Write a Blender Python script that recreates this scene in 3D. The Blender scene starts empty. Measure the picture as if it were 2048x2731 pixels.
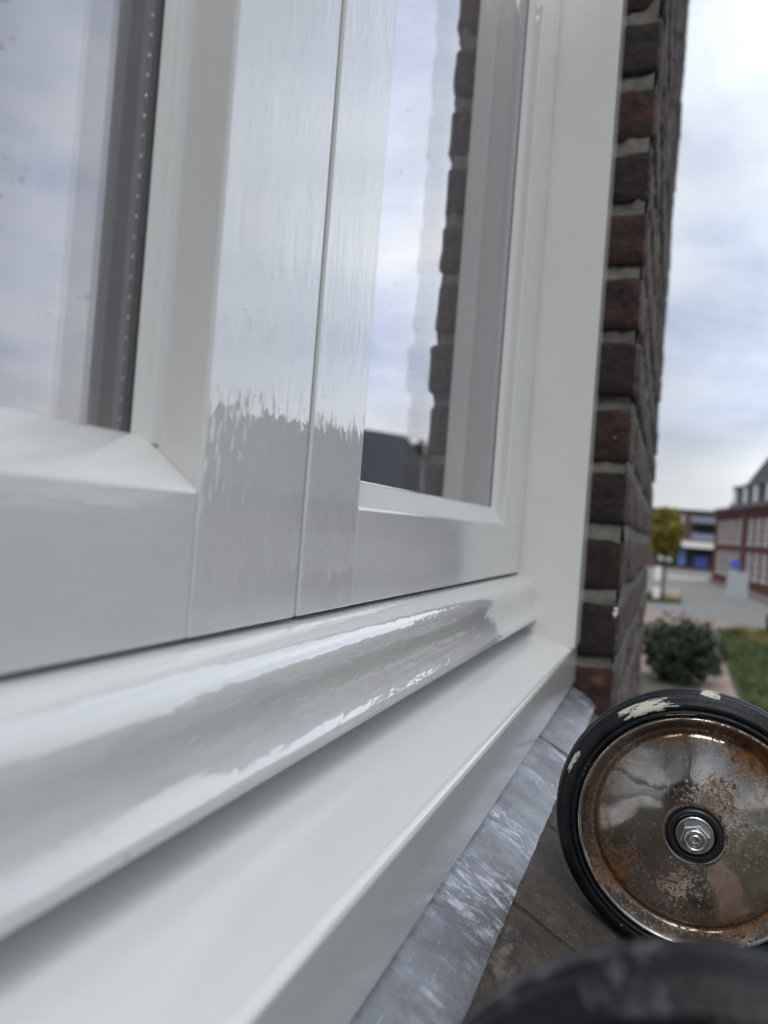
import bpy, bmesh, math, random
from mathutils import Vector, Matrix, noise
random.seed(7)
S = bpy.context.scene
C = S.collection
R = math.radians
H = 3.4                                   # the lens stands 3.4 m above the street

# ------------------------------------------------------------------ camera
cam = bpy.data.cameras.new('camera')
co = bpy.data.objects.new('camera', cam); C.objects.link(co); S.camera = co
YAW, PITCH, ROLL = 0.353579, 0.0110655, 0.0770151
fw = Vector((math.cos(YAW)*math.cos(PITCH), math.sin(YAW)*math.cos(PITCH), math.sin(PITCH)))
rt = Vector((math.sin(YAW), -math.cos(YAW), 0)); up = rt.cross(fw)
# rolled image axes
ca, sa = math.cos(ROLL), math.sin(ROLL)
ax = rt*ca + up*sa
ay = -rt*sa + up*ca
co.matrix_world = Matrix(((ax.x, ay.x, -fw.x, 0), (ax.y, ay.y, -fw.y, 0), (ax.z, ay.z, -fw.z, H), (0, 0, 0, 1)))
cam.sensor_fit = 'HORIZONTAL'; cam.sensor_width = 36; cam.lens = 2050/2048*36
cam.clip_start = .005; cam.clip_end = 2000
cam.dof.use_dof = True; cam.dof.focus_distance = .37; cam.dof.aperture_fstop = 11.0

# ------------------------------------------------------------------ world, sun, exposure
SKY_OFF = (0.4, 5.2, 0)
BIG_OFF = (1.3, 2.1, 0.4)
SUN_EL, SUN_AZ = 54, 184                  # azimuth of the sun direction, degrees from +X
W = bpy.data.worlds.new('World'); S.world = W; W.use_nodes = True
nt = W.node_tree; nt.nodes.clear()
def N(t, typ, **kw):
    n = t.nodes.new(typ)
    for k, v in kw.items(): setattr(n, k, v)
    return n
def build_world():
    L = nt.links.new
    out = N(nt, 'ShaderNodeOutputWorld'); bg = N(nt, 'ShaderNodeBackground'); bg.inputs[1].default_value = 0.10
    L(bg.outputs[0], out.inputs[0])
    sky = N(nt, 'ShaderNodeTexSky', sky_type='NISHITA'); sky.sun_disc = False
    sky.sun_elevation = R(SUN_EL); sky.sun_rotation = R(90-SUN_AZ)
    tc = N(nt, 'ShaderNodeTexCoord'); sep = N(nt, 'ShaderNodeSeparateXYZ'); L(tc.outputs['Generated'], sep.inputs[0])
    zz = N(nt, 'ShaderNodeMath', operation='MAXIMUM'); L(sep.outputs[2], zz.inputs[0]); zz.inputs[1].default_value = 0.0
    za = N(nt, 'ShaderNodeMath', operation='ADD'); L(zz.outputs[0], za.inputs[0]); za.inputs[1].default_value = 0.22
    def div(i):
        d = N(nt, 'ShaderNodeMath', operation='DIVIDE'); L(sep.outputs[i], d.inputs[0]); L(za.outputs[0], d.inputs[1]); return d
    cb = N(nt, 'ShaderNodeCombineXYZ'); L(div(0).outputs[0], cb.inputs[0]); L(div(1).outputs[0], cb.inputs[1])
    def noi(scale, det, rough, off, dist=0.0):
        m = N(nt, 'ShaderNodeMapping'); m.inputs[1].default_value = off; L(cb.outputs[0], m.inputs[0])
        n = N(nt, 'ShaderNodeTexNoise'); n.inputs['Scale'].default_value = scale; n.inputs['Detail'].default_value = det
        n.inputs['Roughness'].default_value = rough; n.inputs['Distortion'].default_value = dist
        L(m.outputs[0], n.inputs[0]); return n
    def ramp(fac, pts):
        r = N(nt, 'ShaderNodeValToRGB'); e = r.color_ramp.elements
        while len(e) < len(pts): e.new(.5)
        for k, (p, c) in enumerate(pts): e[k].position = p; e[k].color = (*c, 1)
        L(fac, r.inputs[0]); return r
    n1 = noi(1.3, 7, .55, SKY_OFF, .3)
    n2 = noi(2.6, 6, .6, (7.3, 4.4, 2), .2)
    cl = ramp(n1.outputs[0], [(0.20, (3.6, 4.0, 4.9)), (0.35, (5.4, 6.1, 7.7)), (0.45, (6.9, 7.75, 9.6)), (0.54, (8.4, 9.1, 10.4)), (0.68, (10.2, 10.4, 10.7))])
    c2 = ramp(n2.outputs[0], [(0.35, (.86, .87, .90)), (0.6, (1.0, 1.0, 1.0))])
    mul = N(nt, 'ShaderNodeMix', data_type='RGBA', blend_type='MULTIPLY'); mul.inputs[0].default_value = 1
    L(cl.outputs[0], mul.inputs[6]); L(c2.outputs[0], mul.inputs[7])
    # bright band low over the horizon
    hz = ramp(zz.outputs[0], [(0.0, (.35, .35, .35)), (0.04, (.8, .8, .8)), (0.09, (.75, .75, .75)), (0.16, (0, 0, 0))])
    mix = N(nt, 'ShaderNodeMix', data_type='RGBA'); L(hz.outputs[0], mix.inputs[0]); L(mul.outputs[2], mix.inputs[6])
    mix.inputs[7].default_value = (9.6, 9.8, 9.9, 1)
    m3 = N(nt, 'ShaderNodeMix', data_type='RGBA'); m3.inputs[0].default_value = .08
    L(mix.outputs[2], m3.inputs[6]); L(sky.outputs[0], m3.inputs[7])
    mb = N(nt, 'ShaderNodeMapping'); mb.inputs[1].default_value = BIG_OFF; L(tc.outputs['Generated'], mb.inputs[0])
    big = N(nt, 'ShaderNodeTexNoise'); big.inputs['Scale'].default_value = 1.7; big.inputs['Detail'].default_value = 3; L(mb.outputs[0], big.inputs[0])
    deck = ramp(big.outputs[0], [(.40, (.68, .70, .745)), (.60, (1.05, 1.05, 1.045))])
    mdk = N(nt, 'ShaderNodeMix', data_type='RGBA', blend_type='MULTIPLY'); mdk.inputs[0].default_value = 1
    L(m3.outputs[2], mdk.inputs[6]); L(deck.outputs[0], mdk.inputs[7]); m3 = mdk
    # overcast dome: the zenith is brighter than the horizon; thinner, brighter cloud over the street
    dome = ramp(zz.outputs[0], [(0.0, (.44, .44, .435)), (0.12, (.43, .43, .425)), (0.42, (.41, .407, .395)), (0.70, (.72, .705, .66)), (0.92, (1.35, 1.32, 1.24))])
    dt = N(nt, 'ShaderNodeVectorMath', operation='DOT_PRODUCT'); L(tc.outputs['Generated'], dt.inputs[0])
    dt.inputs[1].default_value = (math.cos(R(-29))*math.cos(R(19)), math.sin(R(-29))*math.cos(R(19)), math.sin(R(19)))
    thin = ramp(dt.outputs['Value'], [(0.55, (.36, .36, .357)), (0.86, (.37, .37, .368)), (0.955, (.72, .715, .70)), (1.0, (1.0, .99, .965))])
    thin.color_ramp.interpolation = 'B_SPLINE'
    m4 = N(nt, 'ShaderNodeMix', data_type='RGBA', blend_type='MULTIPLY'); m4.inputs[0].default_value = 1
    L(dome.outputs[0], m4.inputs[6]); L(thin.outputs[0], m4.inputs[7])
    m5 = N(nt, 'ShaderNodeMix', data_type='RGBA', blend_type='MULTIPLY'); m5.inputs[0].default_value = 1
    L(m3.outputs[2], m5.inputs[6]); L(m4.outputs[2], m5.inputs[7])
    m6 = N(nt, 'ShaderNodeVectorMath', operation='SCALE'); m6.inputs['Scale'].default_value = 4.6; L(m5.outputs[2], m6.inputs[0])
    L(m6.outputs[0], bg.inputs[0])
build_world()
sl = bpy.data.lights.new('sun', 'SUN'); sl.energy = 2.0; sl.angle = R(40); sl.color = (1, .96, .9)
so = bpy.data.objects.new('sun', sl); C.objects.link(so)
sd = Vector((math.cos(R(SUN_AZ))*math.cos(R(SUN_EL)), math.sin(R(SUN_AZ))*math.cos(R(SUN_EL)), math.sin(R(SUN_EL))))
so.rotation_euler = sd.to_track_quat('Z', 'Y').to_euler(); so.location = (0, -5, 30)
vs = S.view_settings; vs.view_transform = 'Standard'; vs.look = 'None'; vs.exposure = 0.07; vs.gamma = 1.0; vs.use_curve_mapping = False
S.cycles.use_denoising = True
S.cycles.max_bounces = 14; S.cycles.transmission_bounces = 12; S.cycles.transparent_max_bounces = 12

# ------------------------------------------------------------------ material helpers
def mat(name, col=(.5, .5, .5), rough=.5, metal=0, spec=.5):
    m = bpy.data.materials.new(name); m.use_nodes = True
    b = m.node_tree.nodes['Principled BSDF']
    b.inputs['Base Color'].default_value = (*col, 1); b.inputs['Roughness'].default_value = rough
    b.inputs['Metallic'].default_value = metal; b.inputs['Specular IOR Level'].default_value = spec
    return m
class G:
    """small node-graph writer for one material"""
    def __init__(s, m): s.t = m.node_tree; s.b = s.t.nodes['Principled BSDF']; s.tc = N(s.t, 'ShaderNodeTexCoord'); s.out = s.t.nodes['Material Output']
    def L(s, a, b): s.t.links.new(a, b)
    def pos(s, scale=(1, 1, 1), rot=(0, 0, 0), off=(0, 0, 0), geo=False):
        mp = N(s.t, 'ShaderNodeMapping'); mp.inputs[1].default_value = off; mp.inputs[2].default_value = rot; mp.inputs[3].default_value = scale
        if geo:
            g = N(s.t, 'ShaderNodeNewGeometry'); s.L(g.outputs['Position'], mp.inputs[0])
        else: s.L(s.tc.outputs['Object'], mp.inputs[0])
        return mp.outputs[0]
    def noise(s, vec, scale=1, det=3, rough=.55, dist=0):
        n = N(s.t, 'ShaderNodeTexNoise'); s.L(vec, n.inputs[0]); n.inputs['Scale'].default_value = scale
        n.inputs['Detail'].default_value = det; n.inputs['Roughness'].default_value = rough; n.inputs['Distortion'].default_value = dist
        return n.outputs[0]
    def vor(s, vec, scale, feat='F1'):
        n = N(s.t, 'ShaderNodeTexVoronoi', feature=feat); s.L(vec, n.inputs[0]); n.inputs['Scale'].default_value = scale; return n
    def ramp(s, fac, pts, interp='LINEAR'):
        r = N(s.t, 'ShaderNodeValToRGB'); r.color_ramp.interpolation = interp; e = r.color_ramp.elements
        while len(e) < len(pts): e.new(.5)
        for k, (p, c) in enumerate(pts):
            e[k].position = p; e[k].color = (*c, 1) if isinstance(c, tuple) else (c, c, c, 1)
        s.L(fac, r.inputs[0]); return r.outputs[0]
    def mix(s, fac, a, b, blend='MIX'):
        m = N(s.t, 'ShaderNodeMix', data_type='RGBA', blend_type=blend)
        for v, i in ((fac, 0), (a, 6), (b, 7)):
            if isinstance(v, (int, float)): m.inputs[i].default_value = v
            elif isinstance(v, tuple): m.inputs[i].default_value = (*v, 1)
            else: s.L(v, m.inputs[i])
        return m.outputs[2]
    def math(s, op, a, b=0):
        m = N(s.t, 'ShaderNodeMath', operation=op)
        for v, i in ((a, 0), (b, 1)):
            if isinstance(v, (int, float)): m.inputs[i].default_value = v
            else: s.L(v, m.inputs[i])
        return m.outputs[0]
    def bump(s, h, dist, prev=None, strength=1):
        b = N(s.t, 'ShaderNodeBump'); b.inputs['Distance'].default_value = dist; b.inputs['Strength'].default_value = strength
        s.L(h, b.inputs['Height'])
        if prev is not None: s.L(prev, b.inputs['Normal'])
        return b.outputs[0]
    def set(s, **kw):
        nm = dict(col='Base Color', rough='Roughness', metal='Metallic', normal='Normal', coat='Coat Weight', coatn='Coat Normal')
        for k, v in kw.items():
            i = s.b.inputs[nm[k]]
            if isinstance(v, (int, float)): i.default_value = v
            elif isinstance(v, tuple): i.default_value = (*v, 1)
            else: s.L(v, i)

def paint(name, axis, fine=1.0):
    """gloss white paint, brushed along one axis: fine bristle ridges, long sags, a few nibs and specks of dirt"""
    m = mat(name, (.69, .69, .67), .05, 0, .5); g = G(m); g.b.inputs['Coat Weight'].default_value = 1.0; g.b.inputs['Coat IOR'].default_value = 1.58; g.b.inputs['Coat Roughness'].default_value = {'x': .055, 'z': .02}[axis]
    long = {'x': (1, 3.4, 3.4), 'z': (3.6, 3.6, 1)}[axis]
    k = {'x': .5, 'z': 1.0}[axis]*fine*(.75 if fine == .999 else 1)
    v = g.pos(long, geo=True)
    ridge = g.noise(v, 80, 1.4, .5, .5)
    wave = g.noise(g.pos(long, geo=True), 17, 1, .5)
    sag = g.noise(g.pos(geo=True), 8, 1, .5)
    nib = g.vor(g.pos(geo=True), 95)
    nibh = g.ramp(nib.outputs['Distance'], [(0.0, 1.0), (0.10, 0.0)])
    pick = g.math('GREATER_THAN', g.noise(g.pos(geo=True), 40, 1), .63)
    nibh = g.math('MULTIPLY', nibh, pick)
    n1 = g.bump(ridge, .00020*k)
    n2 = g.bump(wave, .00045*k, n1)
    n3 = g.bump(sag, .00015 if fine == .999 else .0006, n2)
    n4 = g.bump(nibh, .00018, n3)
    dirt = g.vor(g.pos(off=(.37, .11, .71), geo=True), 60)
    dm = g.ramp(dirt.outputs['Distance'], [(0.0, 1.0), (0.035, 1.0), (0.06, 0.0)])
    dm = g.math('MULTIPLY', dm, g.math('GREATER_THAN', g.noise(g.pos(off=(5, 2, 1), geo=True), 33, 1), .66))
    tint = g.ramp(g.noise(g.pos(geo=True), 9, 3), [(.3, (.67, .67, .65)), (.7, (.715, .71, .685))])
    col = g.mix(g.math('MULTIPLY', dm, .5), tint, (.25, .24, .22))
    rr = g.ramp(g.noise(v, 30, 3), [(.3, .10), (.75, .20)] if fine == .999 else [(.3, .015), (.75, .045)])
    if fine > 1:                          # a grey scuff left on top of the moulding
        dv = N(g.t, 'ShaderNodeVectorMath', operation='DISTANCE'); g.L(g.pos(geo=True), dv.inputs[0]); dv.inputs[1].default_value = (.1555, .1335, H-.0423)
        sc = g.math('ADD', g.math('MULTIPLY', dv.outputs['Value'], 150), g.math('MULTIPLY', g.noise(g.pos((1, 1, 1), rot=(0, 0, .6), geo=True), 420, 4, .7), 1.6))
        col = g.mix(g.ramp(sc, [(.85/1.6, .75), (1.2/1.6, 0.0)]), col, (.30, .29, .28))
    g.set(col=col, rough=rr, normal=n4, coatn=n4)
    return m
M = {}
M['paint_z'] = paint('white_gloss_paint_upright', 'z')
M['paint_bar'] = paint('white_gloss_paint_moulding', 'x', 1.7)
M['paint_x'] = paint('white_satin_paint_level', 'x', .999)
M['paint_jamb'] = paint('white_satin_paint_upright', 'z', .999)
for k_ in ('paint_x', 'paint_jamb'):
  b_ = M[k_].node_tree.nodes['Principled BSDF']; b_.inputs['Coat Weight'].default_value = .55 if k_ == 'paint_x' else .25; b_.inputs['Coat Roughness'].default_value = .11 if k_ == 'paint_x' else .3
M['sealant'] = mat('white_sealant', (.74, .74, .72), .28)
M['gasket'] = mat('dark_gap', (.05, .05, .05), .8)

def glass():
    m = bpy.data.materials.new('window_glass'); m.use_nodes = True; t = m.node_tree; t.nodes.clear()
    o = N(t, 'ShaderNodeOutputMaterial'); gl = N(t, 'ShaderNodeBsdfGlass'); gl.inputs['Roughness'].default_value = 0.0; gl.inputs['IOR'].default_value = 2.05
    gl.inputs['Color'].default_value = (.99, .985, 1.0, 1)
    tc = N(t, 'ShaderNodeNewGeometry'); v = N(t, 'ShaderNodeTexVoronoi'); v.inputs['Scale'].default_value = 120
    t.links.new(tc.outputs['Position'], v.inputs[0])
    n = N(t, 'ShaderNodeTexNoise'); n.inputs['Scale'].default_value = 25; n.inputs['Detail'].default_value = 2; t.links.new(tc.outputs['Position'], n.inputs[0])
    a = N(t, 'ShaderNodeMath', operation='LESS_THAN'); t.links.new(v.outputs['Distance'], a.inputs[0]); a.inputs[1].default_value = .09
    b = N(t, 'ShaderNodeMath', operation='GREATER_THAN'); t.links.new(n.outputs[0], b.inputs[0]); b.inputs[1].default_value = .56
    c = N(t, 'ShaderNodeMath', operation='MULTIPLY'); t.links.new(a.outputs[0], c.inputs[0]); t.links.new(b.outputs[0], c.inputs[1])
    d = N(t, 'ShaderNodeMath', operation='MULTIPLY'); t.links.new(c.outputs[0], d.inputs[0]); d.inputs[1].default_value = .45
    df = N(t, 'ShaderNodeBsdfDiffuse'); df.inputs[0].default_value = (.22, .22, .22, 1)
    mx = N(t, 'ShaderNodeMixShader'); t.links.new(d.outputs[0], mx.inputs[0]); t.links.new(gl.outputs[0], mx.inputs[1]); t.links.new(df.outputs[0], mx.inputs[2])
    t.links.new(mx.outputs[0], o.inputs[0])
    return m
M['glass'] = glass()
M['spacer'] = mat('grey_spacer', (.72, .73, .74), .35, .0)
M['seal'] = mat('dark_edge_seal', (.035, .037, .04), .5)
M['spacer_dot'] = mat('spacer_hole', (.75, .77, .78), .3, .5)
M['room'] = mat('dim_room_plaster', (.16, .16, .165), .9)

def brick_mat(name, cols, dark):
    m = mat(name, cols[0], .85); g = G(m)
    v = g.pos(geo=True)
    oi = N(g.t, 'ShaderNodeObjectInfo')
    base = g.ramp(oi.outputs['Random'], [(0, cols[0]), (.25, cols[1]), (.5, cols[2]), (.78, cols[3])], 'CONSTANT')
    n = g.noise(v, 45, 5, .65)
    c = g.mix(g.ramp(n, [(.42, 0.0), (.6, 1.0)]), base, dark)
    c = g.mix(g.ramp(g.noise(v, 130, 4, .7), [(.45, .0), (.8, .35)]), c, (.11, .045, .032))
    c = g.mix(g.ramp(g.noise(g.pos(off=(2, 4, 9), geo=True), 26, 3), [(.68, 0.0), (.74, .6)]), c, (.22, .075, .045))
    # lime bloom on the weather face only
    sp = N(g.t, 'ShaderNodeSeparateXYZ'); g.L(v, sp.inputs[0])
    face = g.math('LESS_THAN', sp.outputs[1], .0412)
    bl = g.ramp(g.noise(g.pos((.35, 1, 1), geo=True), 95, 5, .7), [(.36, .12), (.66, .72)])
    c = g.mix(g.math('MULTIPLY', face, bl), c, (.20, .155, .130))
    h = g.noise(v, 210, 6, .7)
    b1 = g.bump(h, .004)
    b2 = g.bump(g.noise(v, 55, 4), .008, b1)
    g.set(col=c, normal=b2, rough=.82)
    return m
M['brick'] = brick_mat('weathered_brick', [(.044, .019, .014), (.024, .014, .013), (.062, .022, .015), (.019, .012, .012)], (.009, .008, .009))
def mortar_mat():
    m = mat('mortar', (.3, .29, .26), .95); g = G(m); v = g.pos(geo=True)
    c = g.ramp(g.noise(v, 60, 5, .7), [(.3, (.13, .128, .112)), (.7, (.30, .29, .26))])
    g.set(col=c, normal=g.bump(g.noise(v, 260, 5, .75), .004), rough=.95); return m
M['mortar'] = mortar_mat()
def brick_sheet(name, a, b, mo, sc=(.22, .065), rot=(R(90), 0, 0)):
    m = mat(name, a, .85); g = G(m)
    bt = N(g.t, 'ShaderNodeTexBrick'); g.L(g.pos(rot=rot, geo=True), bt.inputs[0])
    bt.inputs['Scale'].default_value = 1; bt.inputs['Brick Width'].default_value = sc[0]; bt.inputs['Row Height'].default_value = sc[1]
    bt.inputs['Mortar Size'].default_value = sc[1]*.09; bt.inputs['Color1'].default_value = (*a, 1); bt.inputs['Color2'].default_value = (*b, 1); bt.inputs['Mortar'].default_value = (*mo, 1)
    c = g.mix(g.ramp(g.noise(g.pos(geo=True), 1.3, 4), [(.3, .0), (.8, .35)]), bt.outputs[0], (.05, .035, .03))
    g.set(col=c, normal=g.bump(bt.outputs['Fac'], -.01)); return m
M['brick_sheet'] = brick_sheet('brickwork', (.14, .065, .05), (.10, .05, .045), (.22, .21, .19))
M['brick_red'] = brick_sheet('red_brickwork', (.19, .045, .036), (.15, .036, .032), (.14, .075, .065))
M['brick_brown'] = brick_sheet('brown_brickwork', (.13, .075, .06), (.11, .065, .055), (.15, .12, .1))

def lead_mat():
    m = mat('lead', (.28, .29, .32), .38, .85); g = G(m)
    v = g.pos(geo=True)
    c = g.ramp(g.noise(v, 24, 4, .55, .4), [(.3, (.20, .202, .212)), (.55, (.29, .293, .305)), (.75, (.38, .385, .40))])
    st = g.noise(g.pos((20, 2.4, 20), rot=(0, 0, R(-42)), geo=True), 9, 6, .74, .4)
    pat = g.noise(g.pos(off=(1, 3, 2), geo=True), 15, 4, .55)
    whit = g.math('MULTIPLY', g.ramp(st, [(.48, 0.0), (.60, 1.0)]), g.ramp(pat, [(.45, 0.0), (.56, 1.0)]))
    c = g.mix(g.math('MULTIPLY', whit, .75), c, (.66, .70, .78))
    cloud = g.ramp(g.noise(g.pos(off=(4, 1, 2), geo=True), 19, 6, .66), [(.55, 0.0), (.68, .5)])
    c = g.mix(cloud, c, (.52, .55, .62))
    dark = g.ramp(g.noise(g.pos(off=(7, 1, 5), geo=True), 26, 5, .65), [(.58, 0.0), (.70, .6)])
    c = g.mix(dark, c, (.17, .172, .18))
    fleck = g.noise(g.pos((9, 150, 150), rot=(0, 0, R(28)), geo=True), 7, 3, .7)
    c = g.mix(g.ramp(fleck, [(.66, 0.0), (.70, .7)]), c, (.66, .68, .74))
    fleck2 = g.noise(g.pos((150, 12, 150), rot=(0, 0, R(-20)), off=(2, 1, 0), geo=True), 7, 3, .7)
    c = g.mix(g.ramp(fleck2, [(.67, 0.0), (.70, .6)]), c, (.10, .10, .11))
    c = g.mix(g.ramp(g.noise(v, 420, 3, .8), [(.45, 0.0), (.75, .35)]), c, (.12, .12, .13))
    r = g.ramp(g.noise(v, 60, 4), [(.3, .36), (.7, .6)])
    mt = g.math('SUBTRACT', .85, g.math('MULTIPLY', whit, .55))
    b = g.bump(g.noise(v, 20, 2, .5, .5), .0011);  b = g.bump(g.noise(v, 220, 4, .7), .0004, b); b = g.bump(fleck, .0001, b)
    g.set(col=c, rough=r, metal=mt, normal=b); return m
M['lead'] = lead_mat()
def slab_mat():
    m = mat('ledge_stone', (.06, .05, .045), .8); g = G(m); v = g.pos(geo=True)
    c = g.ramp(g.noise(v, 34, 6, .7), [(.3, (.035, .029, .025)), (.52, (.095, .076, .063)), (.72, (.165, .135, .112))])
    li = g.ramp(g.noise(g.pos((1, 2.2, 1), geo=True), 33, 5, .6, .6), [(.62, 0.0), (.70, .75)])
    c = g.mix(li, c, (.24, .205, .17))
    c = g.mix(g.ramp(g.noise(v, 330, 4, .8), [(.55, 0.0), (.72, .6)]), c, (.27, .235, .195)); c = g.mix(g.ramp(g.noise(g.pos(off=(6, 6, 1), geo=True), 190, 5, .8), [(.55, 0.0), (.7, .8)]), c, (.016, .013, .011))
    b = g.bump(g.noise(v, 90, 6, .72), .008); b = g.bump(g.noise(v, 420, 4, .7), .0012, b)
    g.set(col=c, normal=b, rough=.72); return m
M['slab'] = slab_mat()
def moss_mat():
    m = mat('moss_joint', (.05, .06, .02), .95); g = G(m); v = g.pos(geo=True)
    c = g.ramp(g.noise(v, 120, 4, .7), [(.35, (.02, .016, .012)), (.52, (.05, .055, .015)), (.75, (.13, .125, .03))])
    g.set(col=c, normal=g.bump(g.noise(v, 300, 4), .005)); return m
M['moss'] = moss_mat()

def tyre_mat(name, patches, dust=.06):
    m = mat(name, (.012, .013, .016), .42, 0, .25); g = G(m); v = g.pos()
    c = g.ramp(g.noise(v, 90, 5, .7), [(.35, (.006, .007, .009)), (.8, (.018, .019, .023))])
    c = g.mix(g.ramp(g.noise(g.pos((.5, 1, 1), off=(3, 1, 2)), 38, 5, .7), [(.54, 0.0), (.74, dust)]), c, (.35, .36, .38))
    sp = g.vor(v, 260); sm = g.math('MULTIPLY', g.ramp(sp.outputs['Distance'], [(0, 1.0), (.16, 0.0)]), g.math('GREATER_THAN', g.noise(v, 70, 2), .60))
    c = g.mix(g.math('MULTIPLY', sm, .75), c, (.55, .57, .6))
    rough = g.ramp(g.noise(v, 60, 4), [(.3, .30), (.7, .48)])
    # dried cream paint, brushed round the tyre: long along the rim, ragged at the ends
    mask = None
    for (ang, width, r0, r1, seed) in patches:
        sep = N(g.t, 'ShaderNodeSeparateXYZ'); g.L(g.tc.outputs['Object'], sep.inputs[0])
        an = g.math('ARCTAN2', sep.outputs[2], g.math('MULTIPLY', sep.outputs[1], -1))
        da = g.math('ABSOLUTE', g.math('SUBTRACT', an, R(ang)))
        rad = g.math('POWER', g.math('ADD', g.math('POWER', sep.outputs[1], 2), g.math('POWER', sep.outputs[2], 2)), .5)
        cb = N(g.t, 'ShaderNodeCombineXYZ'); g.L(g.math('MULTIPLY', an, 4.0), cb.inputs[0]); g.L(g.math('MULTIPLY', rad, 650), cb.inputs[1]); g.L(g.math('MULTIPLY', sep.outputs[0], 420), cb.inputs[2])
        st = g.noise(cb.outputs[0], 1.0, 4, .65)
        st2 = g.noise(g.pos(off=(seed, seed, 0)), 190, 4, .7)
        a = g.math('ADD', g.math('DIVIDE', da, R(width)), g.math('MULTIPLY', g.math('SUBTRACT', st, .5), 2.6))
        a = g.math('ADD', a, g.math('MULTIPLY', g.math('SUBTRACT', st2, .5), 1.2))
        mm = g.math('MULTIPLY', g.math('LESS_THAN', a, .80), g.math('GREATER_THAN', g.noise(cb.outputs[0], 2.3, 3, .6), .40))
        lo = g.math('GREATER_THAN', g.math('ADD', rad, g.math('MULTIPLY', g.math('SUBTRACT', st2, .5), .006)), r0)
        hi = g.math('LESS_THAN', rad, r1)
        mm = g.math('MULTIPLY', mm, g.math('MULTIPLY', lo, hi))
        mask = mm if mask is None else g.math('MAXIMUM', mask, mm)
    b = g.bump(g.noise(v, 240, 4, .7), .0005)
    if mask is not None:
        c = g.mix(mask, c, (.56, .55, .48)); rough = g.mix(mask, rough, (.6, .6, .6)); b = g.bump(mask, .0004, b)
    g.set(col=c, rough=rough, normal=b); return m
M['tyre'] = tyre_mat('black_rubber_with_paint', [(114, 12.5, .0572, .0622, 1), (87.5, 4.0, .0628, .07, 2), (158, 5.5, .0600, .0622, 3), (103, 11, .0541, .0547, 4)])
M['tyre_near'] = tyre_mat('dusty_black_rubber', [], .6)
def chrome_mat():
    m = mat('rusty_chrome', (.5, .48, .45), .2, 1); g = G(m); v = g.pos()
    sep = N(g.t, 'ShaderNodeSeparateXYZ'); g.L(g.tc.outputs['Object'], sep.inputs[0])
    rad = g.math('POWER', g.math('ADD', g.math('POWER', sep.outputs[1], 2), g.math('POWER', sep.outputs[2], 2)), .5)
    c = g.ramp(g.noise(v, 40, 4, .6), [(.35, (.34, .325, .30)), (.65, (.58, .565, .53))])
    ring = g.ramp(rad, [(.0, 0.0), (.034, 0.0), (.0430, .16), (.0468, .20), (.0488, .08), (.0505, .0)])
    spots = g.noise(v, 560, 4, .78)
    area = g.noise(g.pos(off=(.4, .13, .21)), 30, 3, .6)
    patch = g.ramp(area, [(.46, 0.0), (.62, .20)])
    rm = g.ramp(g.math('ADD', g.math('ADD', spots, patch), g.math('MULTIPLY', ring, .55)), [(.635, 0.0), (.79, 1.0)])
    film = g.ramp(g.math('ADD', g.noise(g.pos(off=(1, 1, 4)), 26, 5, .68, 1.0), g.math('MULTIPLY', ring, 1.3)), [(.46, 0.0), (.60, .55), (.8, .92)])
    c = g.mix(film, c, (.17, .10, .055))
    rustc = g.ramp(g.noise(v, 300, 3), [(.35, (.05, .022, .009)), (.62, (.26, .105, .028))])
    c = g.mix(rm, c, rustc)
    mt = g.math('SUBTRACT', g.math('SUBTRACT', 1.0, g.math('MULTIPLY', film, .35)), g.math('MULTIPLY', rm, .6))
    r = g.mix(rm, g.ramp(g.noise(g.pos(off=(2, 5, 4)), 34, 4, .65), [(.35, .05), (.6, .14), (.75, .34)]), (.7, .7, .7))
    scr = g.noise(g.pos((60, 900, 60), rot=(R(35), 0, 0)), 1.0, 3, .7)
    b = g.bump(rm, .0002); b = g.bump(g.noise(v, 26, 2), .0022, b); b = g.bump(scr, .00003, b)
    g.set(col=c, metal=mt, rough=r, normal=b); return m
M['chrome'] = chrome_mat()
M['black_plastic'] = mat('black_bush', (.012, .013, .016), .3)
M['zinc'] = mat('zinc_plated_steel', (.62, .64, .62), .22, 1)
M['steel'] = mat('grey_steel_tube', (.35, .36, .37), .4, .9)
M['drip'] = mat('white_paint_drop', (.75, .75, .74), .3)

# ------------------------------------------------------------------ object helpers
def wloc(o):
    l = Vector(o.location)
    while o.parent: o = o.parent; l += Vector(o.location)
    return l
def obj(name, bm, m, parent=None, smooth=False, bevel=0, seg=2, loc=None, recalc=True):
    me = bpy.data.meshes.new(name)
    if recalc: bmesh.ops.recalc_face_normals(bm, faces=bm.faces)
    base = Vector((0, 0, 0))
    if parent is not None: base = wloc(parent)
    off = base + (Vector(loc) if loc else Vector((0, 0, 0)))
    bm.transform(Matrix.Translation(-off)); bm.to_mesh(me); bm.free()
    o = bpy.data.objects.new(name, me); C.objects.link(o)
    if parent is not None: o.parent = parent
    if loc: o.location = loc
    if m is not None: me.materials.append(m)
    if smooth or bevel:
        for p in me.polygons: p.use_smooth = True
    if bevel:
        md = o.modifiers.new('bevel', 'BEVEL'); md.width = bevel; md.segments = seg; md.limit_method = 'ANGLE'; md.angle_limit = R(25); md.harden_normals = True
    return o
def thing(name, label, cat, loc=(0, 0, 0), group=None):
    o = bpy.data.objects.new(name, None); C.objects.link(o); o.location = loc; o.empty_display_size = .1
    o['label'] = label; o['category'] = cat
    if group: o['group'] = group
    return o
def tag(o, label=None, cat=None, group=None, kind=None):
    if label: o['label'] = label
    if cat: o['category'] = cat
    if group: o['group'] = group
    if kind: o['kind'] = kind
    return o
def BM(): return bmesh.new()
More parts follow.
